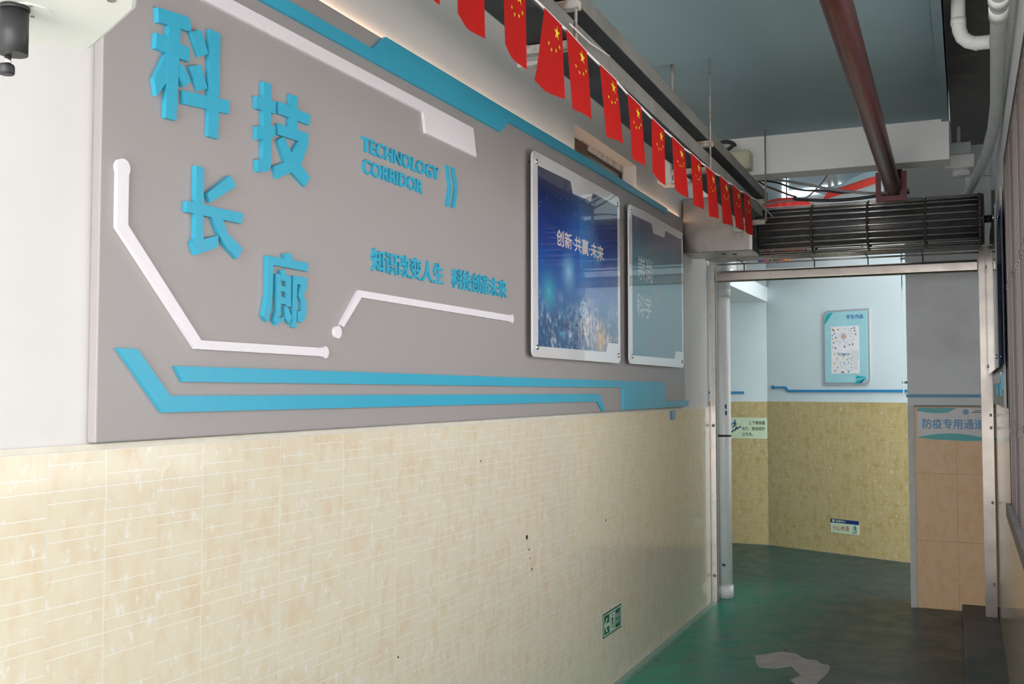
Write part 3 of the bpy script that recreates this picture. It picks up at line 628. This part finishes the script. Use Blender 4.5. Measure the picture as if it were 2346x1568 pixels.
for z in (0.18, 1.22): MB().tube([(0.02, 7.232, z), (0.02, 7.228, z)], 0.012, 10).obj('rail_screw', m_rod, gate)
gr = MB().box((1.730, 7.235, 0.045), (1.785, 7.245, 2.385)).box((1.730, 7.295, 0.045), (1.785, 7.305, 2.385)).box((1.785, 7.235, 0.045), (1.798, 7.305, 2.385)).obj('guide_rail', plain('rail_steel', (0.21, 0.185, 0.165), 0.3, 0.15, 7, metal=1.0), gate)
tag(gr, 'polished rail on the right')
for z in (0.24, 0.75, 1.22, 1.30, 1.60, 1.95): MB().box((1.776, 7.226, z), (1.79, 7.235, z+0.018)).obj('rail_clip', m_rod, gate)

# ------------------------------------------------------------------ pipes
dp = thing('drain_pipe', 'white plastic downpipe standing beside the left gate rail', 'pipe', (0.052, 7.43, 0))
MB().tube([(0,0,0.0),(0,0,2.19)], 0.050, 28).obj('pipe', m_pvc, dp)
MB().tube([(0,0,0.0),(0,0,0.085)], 0.056, 28).obj('collar', m_pvc, dp)
MB().tube([(0,0,2.13),(0,0,2.19)], 0.056, 28).tube([(0,0,2.19),(0,0,2.42)], 0.054, 28).obj('upper_collar', m_pvcgrey, dp)
MB().tube([(0,0,1.135),(0,0,1.150)], 0.052, 28).obj('strap', m_black, dp)
for a, b in (((0.018,-0.0505,1.335),(0.03,-0.0455,1.365)), ((0.02,-0.05,1.29),(0.032,-0.045,1.32)), ((-0.012,-0.051,0.225),(0.012,-0.047,0.24))): MB().box(a, b).obj('print_mark', m_ink, dp)

fp = thing('fire_pipe', 'dark red fire pipe running along under the ceiling', 'pipe', (1.3, 0, 2.60))
MB().tube([(0.06,0.3,0),(0.018,3.1,0),(0.003,4.57,0),(-0.008,5.70,0),(-0.012,6.14,0),(-0.012,6.22,0.012),(-0.012,6.28,0.05),(-0.012,6.30,0.11),(-0.012,6.30,0.60)], 0.0445, 28).obj('pipe', m_redpipe, fp)
MB().tube([(-0.012,6.185,0.002),(-0.012,6.225,0.014),(-0.012,6.285,0.055),(-0.012,6.30,0.12)], 0.050, 24).obj('elbow', m_redpipe, fp)
fb = thing('pipe_bracket', 'square dark red bracket around the far end of the red fire pipe', 'bracket', (1.279, 6.15, 2.60))
MB().box((-0.081,-0.02,-0.075),(-0.055,0.02,0.09)).box((0.055,-0.02,-0.075),(0.081,0.02,0.09)).box((-0.055,-0.02,-0.075),(0.055,0.02,-0.0455)).obj('square_frame', plain('bracket_red', (0.16, 0.012, 0.02), 0.4, 0.1, 12), fb)

gp = thing('conduit_pipe', 'long grey plastic pipe running along the top of the right wall', 'pipe', (0, 0, 0))
path = [(1.752,0.9,2.70),(1.752,3.078,2.672),(1.760,3.60,2.655),(1.772,4.2,2.655),(1.782,4.7,2.66),(1.778,5.1,2.645),(1.758,5.5,2.62),(1.735,5.95,2.635),(1.700,6.55,2.665),(1.672,7.05,2.69),(1.65,7.58,2.72)]
MB().tube(path, 0.0255, 20).obj('pipe', m_pvcgrey, gp)
MB().tube([(1.7555,3.42,2.659),(1.757,3.47,2.658)], 0.031, 20).obj('coupling', m_pvc, gp)
MB().tube([(1.758,3.52,2.657),(1.760,3.60,2.655)], 0.0295, 20).obj('coupling', m_pvc, gp)
for a, b in (((1.768,3.63,2.65),(1.813,3.64,2.656)),((1.745,6.0,2.60),(1.813,6.01,2.606))): MB().box(a, b).obj('wall_clip', m_chrome, gp)
el = thing('elbow_pipe', 'white plastic elbow pipe coming out of the dark ceiling recess', 'pipe', (0, 0, 0))
MB().tube([(1.642,4.19,3.12),(1.642,4.19,2.85),(1.645,4.19,2.815),(1.655,4.19,2.787),(1.675,4.19,2.768),(1.70,4.185,2.757),(1.757,4.15,2.745)], 0.0255, 20).obj('pipe', m_pvc, el)
for a, b in (((1.642,4.19,2.86),(1.642,4.19,2.835)),((1.70,4.185,2.757),(1.708,4.184,2.756))): MB().tube([a, b], 0.0275, 20).obj('joint', m_pvc, el)
tr = thing('drain_trap', 'white box shaped drain fitting in the ceiling corner above the grille roll', 'fitting', (1.63, 7.0, 2.85))
MB().box((-0.085,-0.05,-0.005),(0.088,0.09,0.078)).obj('box', m_pvc, tr, bevel=0.006)
MB().box((-0.075,-0.02,0.082),(0.070,0.10,0.16)).obj('lid', m_pvcgrey, tr, bevel=0.004)
MB().box((-0.010,0.03,0.155),(0.01,0.06,0.271)).obj('strap', m_pvcgrey, tr)
MB().tube([(0.012,0.02,-0.002),(0.012,0.02,-0.05)], 0.052, 22).obj('cup', m_pvc, tr)
MB().tube([(0.04,0.02,-0.05),(0.046,0.0,-0.08),(0.05,-0.02,-0.10)], 0.016, 14).obj('outlet', m_pvc, tr)
jb = thing('junction_box', 'yellowed junction box on the white ceiling beam above the trays', 'junction box', (0.50, 5.86, 2.765))
MB().box((-0.055,-0.045,-0.055),(0.055,0.068,0.05)).obj('box', m_cream, jb, bevel=0.008)
MB().tube([(-0.08+0.05*math.cos(a*0.4), -0.02-0.004*a, 0.08+0.028*math.sin(a*0.4)) for a in range(0, 17)], 0.011, 8).obj('cable_coil', m_cable, jb)
MB().tube([(-0.03,-0.01,-0.055),(-0.01,0.05,-0.12),(0.06,0.2,-0.2)], 0.004, 6).obj('lead', m_cablegrey, jb)

# cables sagging from the tray end to the pier
def cable(label, pts, r, mat):
    o = thing('power_cable', label, 'cable', (0, 0, 0), 'cables above the grille roll')
    # smooth the polyline
    for _ in range(3):
        q = [pts[0]]
        for a, b in zip(pts, pts[1:]):
            a, b = Vector(a), Vector(b); q += [a.lerp(b, 0.25), a.lerp(b, 0.75)]
        pts = q+[pts[-1]]
    MB().tube(pts, r, 8).obj('cable', mat, o)
    return o
cable('grey bundle of cables sagging from the tray end towards the pier', [(0.40,6.40,2.79),(0.468,6.40,2.777),(0.605,6.40,2.751),(0.773,6.40,2.709),(0.917,6.40,2.667),(1.059,6.40,2.637),(1.178,6.40,2.62),(1.276,6.40,2.623),(1.36,6.42,2.632)], 0.0085, m_cablegrey)
cable('black cable dipping just below the grey bundle', [(0.42,6.42,2.79),(0.489,6.42,2.76),(0.605,6.42,2.738),(0.664,6.42,2.709),(0.752,6.42,2.674),(0.897,6.42,2.663),(0.978,6.42,2.641),(1.039,6.42,2.641)], 0.006, m_cable)
cable('lowest thick black cable lying just above the grille roll', [(0.70,6.44,2.632),(0.747,6.44,2.624),(0.813,6.44,2.614),(0.937,6.44,2.604),(1.058,6.44,2.604),(1.178,6.44,2.612),(1.257,6.44,2.619),(1.36,6.46,2.625)], 0.010, m_cable)
cable('thin brown cable leaving the upper tray', [(0.44,6.38,2.80),(0.532,6.40,2.719),(0.604,6.40,2.687),(0.688,6.40,2.646),(0.726,6.40,2.634)], 0.006, m_brown)
cable('grey cable climbing steeply behind the other cables', [(0.539,6.47,2.613),(0.603,6.47,2.626),(0.747,6.47,2.624),(0.797,6.47,2.651),(0.889,6.47,2.743),(0.905,6.47,2.80)], 0.005, m_cablegrey)

# ------------------------------------------------------------------ right wall: board, poster, window grille
rb = thing('display_board', 'narrow grey board with blue chips edge on along the right wall', 'display board', RF)
MB().box((0.42, 1.387, 0.0065), (2.45, 2.385, 0.018)).obj('panel', m_board, rb)
MB().prism([(0.9,1.50),(2.20,1.50),(2.30,1.53),(2.30,1.55),(0.9,1.55)], 0.018, 0.026).obj('stripe', m_white, rb)
for a, b in (((1.2,1.44,0.018), (1.5,1.50,0.026)), ((1.9,1.44,0.018), (2.2,1.498,0.026)), ((2.38,1.47,0.018),(2.44,1.54,0.026))): MB().box(a, b).obj('stripe', m_blue, rb)
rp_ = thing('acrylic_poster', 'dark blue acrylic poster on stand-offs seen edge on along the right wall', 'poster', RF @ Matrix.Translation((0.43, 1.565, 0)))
MB().box((0, 0, 0.038), (2.17, 0.72, 0.044)).obj('acrylic_sheet', Mat('acrylic_clear_grey', (0.22, 0.25, 0.30), 0.06, coat=1.0).m, rp_)
MB().box((0.02, 0.015, 0.0182), (2.24, 0.70, 0.020)).obj('blue_layer', plain('reflection_blue', (0.015, 0.06, 0.24), 0.35, 0.05, 12, coat=0.5), rp_)  # added thin sheet, coloured as the poster's blue reflection in the glossy wall
for x, y in ((0.08,0.05),(2.10,0.05),(0.08,0.67),(2.10,0.67)):
    s = MB().tube([(x,y,0.0205),(x,y,0.038)], 0.006, 10).obj('stand_off', m_chrome, rp_)
    MB().tube([(x,y,0.044),(x,y,0.050)], 0.010, 12).obj('screw_cap', m_chrome, s)
wg = thing('window_grille', 'brown barred security grille over the window on the right wall', 'grille', RF @ Matrix.Translation((3.03, 1.0, 0)))
nb = 27
for k in range(nb):
    x = 0.05+k*(2.62/nb)
    b = MB().box((x-0.008, 0.02, 0.0), (x+0.008, 1.36, 0.016)); b.box((x-0.011, 0.30+0.007*(k % 6), -0.002), (x+0.011, 0.325+0.007*(k % 6), 0.019)); b.box((x-0.011, 0.86, -0.002), (x+0.011, 0.885, 0.019))
    b.obj('bar', m_grill, wg)
MB().box((0, 1.36, -0.006), (2.67, 1.392, 0.018)).box((0.0, 0.0, -0.006), (0.03, 1.36, 0.018)).obj('outer_frame', m_grill, wg)
MB().box((-0.01, -0.03, 0.0065), (2.67, 0.018, 0.036)).obj('sill_rail', plain('rail_dark', (0.12, 0.11, 0.11), 0.4, 0.1, 10, metal=0.5), wg)

# ------------------------------------------------------------------ signs and decoration in the stair hall
sg = thing('stair_sign', 'pale green stair safety sign with blue figure on steps behind the white downpipe', 'sign', HF @ Matrix.Translation((-0.46, 1.003, 0.008)))
MB().box((0,0,0.0005), (0.452,0.200,0.003)).obj('plate', m_glow, sg)
g = MB(); man(g, 0.140, 0.090, 0.088, 0.003, 0.0038)
for k in range(5): g.box((0.078+0.024*k, 0.045+0.014*k, 0.003), (0.104+0.024*k, 0.055+0.014*k, 0.0038)); g.box((0.097+0.024*k, 0.045+0.014*k, 0.003), (0.104+0.024*k, 0.069+0.014*k, 0.0038))
g.obj('pictogram', m_navy, sg)
text('lettering', '上下楼梯靠', (0.275,0.133,0.432,0.170), 0.0034, 0.0034, m_ink, sg, 0.015)
text('lettering', '右行、楼道拥挤', (0.212,0.078,0.430,0.114), 0.0034, 0.0034, m_ink, sg, 0.015)
text('lettering', '让为先。', (0.212,0.024,0.318,0.060), 0.0034, 0.0034, m_ink, sg, 0.015)
cs = thing('caution_sign', 'small slippery floor sign with blue header low on the far tiled wall', 'sign', FF @ Matrix.Translation((0.654, 0.185, 0.008)))
MB().box((0,0,0.0005), (0.278,0.122,0.003)).obj('plate', m_glow, cs)
MB().box((0,0.090,0.003), (0.278,0.1235,0.0038)).obj('header', m_navy, cs)
MB().prism(disc(0.027,0.107,0.012,16), 0.0038, 0.0043).obj('emblem', m_glow, cs)
text('lettering', '温馨提示', (0.048,0.097,0.148,0.117), 0.0043, 0.0043, m_glow, cs, 0.01)
text('lettering', '小心地滑', (0.018,0.022,0.180,0.070), 0.0035, 0.0035, m_inkred, cs, 0.01)
g = MB(); man(g, 0.238, 0.022, 0.062, 0.003, 0.0038); g.box((0.212,0.013,0.003),(0.252,0.020,0.0038)); g.obj('pictogram', m_exit, cs)
bn = thing('passage_banner', 'pale banner with blue lettering and teal waves on the orange tiled pier', 'banner', PF @ Matrix.Translation((0.061, 1.127, 0.0085)))
BW = XR-PX0-0.063
MB().prism([(0,0.018),(0.1,0.006),(0.30,-0.002),(BW,0.006),(BW,0.219),(0,0.219)], 0.0005, 0.0015).obj('sheet', plain('banner_white', (0.60, 0.60, 0.62), 0.35, 0.05, 7), bn)
def curve(f, x0, x1, n=16): return [(x0+(x1-x0)*k/n, f((x0+(x1-x0)*k/n))) for k in range(n+1)]
top = [(0,0.219)]+[(x, 0.219-y) for x, y in curve(lambda x: 0.020+0.014*math.sin(x/0.21*PI*0.85), 0.0, 0.19)]+[(0.235,0.214),(0.25,0.219)]
MB().prism(top, 0.0015, 0.002).obj('wave', m_teal, bn)
low = [(0,0.018)]+curve(lambda x: 0.018+0.028*max(0, math.sin(min(x/0.42, 1)*PI))+0.004, 0.01, BW)+[(BW,0.008),(0.30,0.0),(0.1,0.008)]
MB().prism(low, 0.0015, 0.002).obj('wave', m_teal, bn)
text('lettering', '防疫专用通道', (0.031,0.078,0.415,0.148), 0.0019, 0.0019, plain('banner_ink', (0.06, 0.26, 0.52), 0.4), bn, 0.022)
g = MB().ring(disc(0.303,0.194,0.020,24), disc(0.303,0.194,0.016,24), 0.0015, 0.002).prism(disc(0.303,0.194,0.0145,20), 0.0015, 0.0019)
g.obj('emblem', plain('emblem_blue', (0.08, 0.30, 0.55), 0.4), bn)
MB().box((0.352,0.201,0.0015),(BW-0.005,0.205,0.0019)).box((0.337,0.189,0.0015),(BW-0.005,0.194,0.0019)).obj('small_print', m_ink, bn)

ap = thing('artwork_poster', 'aqua poster with grey rim holding a pupil drawing on the far hall wall', 'poster', FF @ Matrix.Translation((0.600, 1.512, 0)))
MB().prism(rounded(0,0,0.460,0.680,0.055,5,(0,1,0,1)), 0.0005, 0.012).obj('rim', m_greyrim, ap)
MB().prism(rounded(0.022,0.024,0.440,0.662,0.05,5,(0,1,0,1)), 0.012, 0.015).obj('face', m_aqua, ap)
MB().prism([(0.026,0.55),(0.026,0.60),(0.034,0.63),(0.055,0.652),(0.085,0.658),(0.108,0.658)], 0.015, 0.0158).obj('corner_leaf', m_teal, ap)
MB().prism([(0.33,0.085),(0.43,0.072),(0.325,0.050)], 0.015, 0.016).prism([(0.31,0.010),(0.33,0.040),(0.43,0.068),(0.36,0.012)], 0.015, 0.0155).obj('paper_plane', m_teal, ap)
MB().prism([(0.36,0.022),(0.43,0.066),(0.375,0.018)], 0.016, 0.0164).obj('plane_fold', m_navy, ap)
text('lettering', '学生作品', (0.240,0.592,0.405,0.632), 0.0156, 0.0156, m_inkblue, ap, 0.025)
dr = MB().box((0.085,0.105,0.015), (0.360,0.530,0.0165)).obj('drawing', m_paper, ap)
random.seed(11)
cols = {'ink_brown': (0.35,0.10,0.06), 'ink_orange': (0.70,0.40,0.04), 'ink_purple': (0.18,0.05,0.25), 'ink_leaf': (0.05,0.30,0.10), 'ink_sky': (0.10,0.35,0.70), 'ink_grey': (0.42,0.48,0.48)}
gm = {k: MB() for k in cols}
def blob(k, x, y, s):
    gm[k].prism([(x+s*(0.7+0.3*random.random())*math.cos(a*PI/4), y+s*(0.7+0.3*random.random())*math.sin(a*PI/4)) for a in range(8)], 0.0165, 0.0170+random.random()*2e-4)
def dash(k, x, y, l, a, wd=0.0022):
    ca, sa = math.cos(a)*l/2, math.sin(a)*l/2; nx, ny = -math.sin(a)*wd, math.cos(a)*wd
    gm[k].prism([(x-ca-nx,y-sa-ny),(x+ca-nx,y+sa-ny),(x+ca+nx,y+sa+ny),(x-ca+nx,y-sa+ny)], 0.0165, 0.0169+random.random()*2e-4)
for x, y, k in ((.105,.505,'ink_brown'),(.115,.495,'ink_brown'),(.155,.502,'ink_orange'),(.16,.503,'ink_orange'),(.10,.45,'ink_sky'),(.122,.465,'ink_brown'),(.132,.43,'ink_sky'),(.10,.42,'ink_orange'),(.112,.385,'ink_leaf'),(.105,.345,'ink_grey'),(.13,.335,'ink_brown'),(.29,.505,'ink_sky'),(.318,.51,'ink_purple'),(.322,.485,'ink_brown'),(.33,.455,'ink_purple'),(.27,.36,'ink_sky'),(.30,.365,'ink_brown'),(.22,.345,'ink_purple'),
 (.12,.28,'ink_orange'),(.145,.24,'ink_orange'),(.12,.195,'ink_orange'),(.15,.16,'ink_orange'),(.125,.13,'ink_brown'),(.245,.23,'ink_orange'),(.255,.12,'ink_leaf'),(.215,.27,'ink_purple'),(.205,.115,'ink_purple'),(.19,.118,'ink_purple')): blob(k, x, y, 0.009)
blob('ink_orange', .215, .437, .014)
for a in range(10): dash('ink_purple', .215+.021*math.cos(a*.63), .437+.021*math.sin(a*.63), .012, a*.63, .003)
for a in range(46):
    t_ = a*0.41; rr = 0.035+0.055*random.random()
    dash('ink_grey', .225+rr*1.1*math.cos(t_), .435+rr*0.95*math.sin(t_), .02, random.uniform(-.5,.5)+t_*0.2, .0016)
for a in range(30): dash(random.choice(['ink_grey','ink_leaf','ink_sky']), random.uniform(.175,.30), random.uniform(.13,.265), .018, random.uniform(0, PI), .0015)
for a in range(5): dash('ink_grey', .325, .292-.013*a, .06, 0, .0013)
for a in range(7): dash('ink_grey', .325, .215-.012*a, .045, 0.1, .0013)
gm['ink_grey'].ring([(.292,.23),(.354,.23),(.354,.305),(.292,.305)], [(.295,.233),(.351,.233),(.351,.302),(.295,.302)], .0165, .0169)
for k, b in gm.items(): b.obj('scribble', plain(k, cols[k], 0.6), dr)
text('lettering', 'Science', (.148,.268,.272,.296), 0.0171, 0.0171, m_inkblue, dr, 0.012)

hs_ = thing('wall_strip', 'blue strip with round end and step along the far hall wall below the artwork', 'wall strip', FF)
MB().prism([(0.075,1.486),(0.192,1.486),(0.222,1.449),(1.75,1.449),(1.75,1.471),(0.235,1.471),(0.204,1.503),(0.075,1.503)], 0.0005, 0.012).prism(disc(0.063,1.4945,0.018,18), 0.0005, 0.0125).obj('strip', m_stripe_hall, hs_)
hs2 = thing('wall_strip', 'short blue strip on the hall wall just right of the white downpipe', 'wall strip', HF)
MB().box((-1.6,1.433,0.0005), (-0.225,1.455,0.012)).obj('strip', m_stripe_hall, hs2)

gs = thing('glass_sign', 'thin aqua glass sign seen edge on at the left side of the pier', 'sign', frame((PX0, 7.9, 1.44), (0, -1, 0), UPZ))
MB().box((0.06, 0.0, 0.022), (0.27, 1.02, 0.029)).obj('glass_sheet', Mat('glass_aqua', (0.30, 0.55, 0.60), 0.08, coat=1.0).m, gs)
for y in (0.08, 0.94): MB().tube([(0.24,y,0.0005),(0.24,y,0.036)], 0.008, 10).obj('stand_off', m_chrome, gs)

# red lantern and banner hanging in the hall
lp = FF @ Vector((0.45, 2.965, 0.34))
ln = thing('paper_lantern', 'large red paper lantern with coloured tassels hanging behind the rolled grille', 'lantern', lp)
m = MB(); prof = [(0.08,0.235),(0.16,0.225),(0.24,0.17),(0.29,0.07),(0.295,-0.05),(0.265,-0.14),(0.20,-0.205),(0.10,-0.235),(0.0,-0.24)]
seg = 40; R = []
for r_, z in prof: R.append([m.b.verts.new(((r_*(1+0.03*(k % 2)))*math.cos(2*PI*k/seg), (r_*(1+0.03*(k % 2)))*math.sin(2*PI*k/seg), z)) for k in range(seg)])
for q, p in zip(R, R[1:]):
    for k in range(seg): m.face and m.b.faces.new((q[k], q[(k+1) % seg], p[(k+1) % seg], p[k]))
m.b.faces.new(R[0])
bmesh.ops.remove_doubles(m.b, verts=m.b.verts[:], dist=1e-4)
m.obj('lantern_body', plain('lantern_red', (0.42, 0.02, 0.015), 0.5, 0.15, 9), ln)
MB().tube([(0,0,0.23),(0,0,0.535)], 0.006, 8).obj('hanging_cord', m_black, ln)
tcols = [(0.55,0.16,0.03), (0.03,0.05,0.35), (0.50,0.05,0.06), (0.06,0.05,0.04)]
for k in range(9):
    a = 2*PI*k/9; x, y = -0.11+0.12*math.cos(a), 0.06*math.sin(a)
    MB().tube([(x,y,-0.205),(x,y,-0.26),(x*1.05-0.005,y,-0.31),(x*1.05-0.005,y,-0.335)], 0.03, 10, rs=[0.012,0.03,0.032,0.012]).obj('tassel', plain('tassel_colour', tcols[k % 4], 0.6, 0.1), ln)
rbn = thing('red_banner', 'bright red cloth banner slanting up under the stair soffit', 'banner', FF @ Matrix.Translation((0, 0, 0.25)))
MB().prism([(0.76,3.165),(0.817,3.236),(0.899,3.246),(1.30,3.306),(1.30,3.245),(1.066,3.204)], -0.004, 0.004).obj('cloth', plain('banner_red', (0.62, 0.04, 0.025), 0.6, 0.08, 6), rbn)
sf = MB().prism([(0.70,3.238),(0.95,3.252),(1.30,3.312),(2.2,3.50),(2.2,3.53),(1.25,3.365),(0.95,3.275),(0.70,3.262)], -0.10, 0.14).obj('trim_3', m_ceil); sf.matrix_world = FF @ Matrix.Translation((0,0,0.14)); struct(sf)
ls = thing('louvre_panel', 'white ridged panel on the stair landing above the soffit', 'panel', frame((-0.9, 9.19, 2.452), (1, 0, 0), UPZ))
m = MB().box((0,0,0.001), (0.70,0.9,0.012))
for k in range(13): m.box((0.02+0.052*k, 0.0, 0.012), (0.045+0.052*k, 0.9, 0.026))
m.obj('ridged_sheet', m_plaster, ls)

# ------------------------------------------------------------------ white device hanging at the near left
dv = thing('hanging_device', 'white housing with black foot and knob hanging at the top left', 'device', (0.6, 0.9, 1.93))
hp = [(0.444,0.96),(0.493,0.998),(0.552,1.053),(0.578,1.041),(0.723,0.961),(0.758,0.927),(0.824,0.86),(0.657,0.70),(0.50,0.80)]
MB().prism([(x-0.6, y-0.9) for x, y in hp], 0.0, 0.22).obj('housing', m_device, dv, bevel=0.006)
MB().prism(disc(-0.002,0.011,0.0285,28), -0.0015, 0.001).obj('cover_disc', m_device, dv)
for x, y in ((0.018,-0.003),(-0.009,0.024)): MB().tube([(x,y,-0.0015),(x,y,-0.0025)], 0.0026, 10).obj('screw', m_rod, dv)
MB().tube([(0.119,0.024,0.0),(0.119,0.024,-0.002)], 0.005, 12).obj('screw', m_rod, dv)
MB().tube([(-0.003,-0.008,-0.0015),(-0.003,-0.008,-0.006)], 0.0175, 24).tube([(-0.003,-0.008,-0.006),(-0.003,-0.008,-0.060)], 0.0165, 24).obj('foot', m_black, dv)
kn = MB().tube([(-0.012,-0.008,-0.060),(-0.012,-0.008,-0.072)], 0.004, 10).obj('threaded_stud', m_chrome, dv)
MB().tube([(-0.014,-0.008,-0.071),(-0.014,-0.008,-0.074),(-0.014,-0.008,-0.081),(-0.014,-0.008,-0.083)], 0.009, 18, rs=[0.0085,0.0095,0.0095,0.008]).obj('knob', m_black, dv)
MB().tube([(0.05,-0.06,0.22),(0.05,-0.06,0.98)], 0.018, 16).obj('hanging_pole', m_device, dv)

bpy.data.objects.remove(_tx)
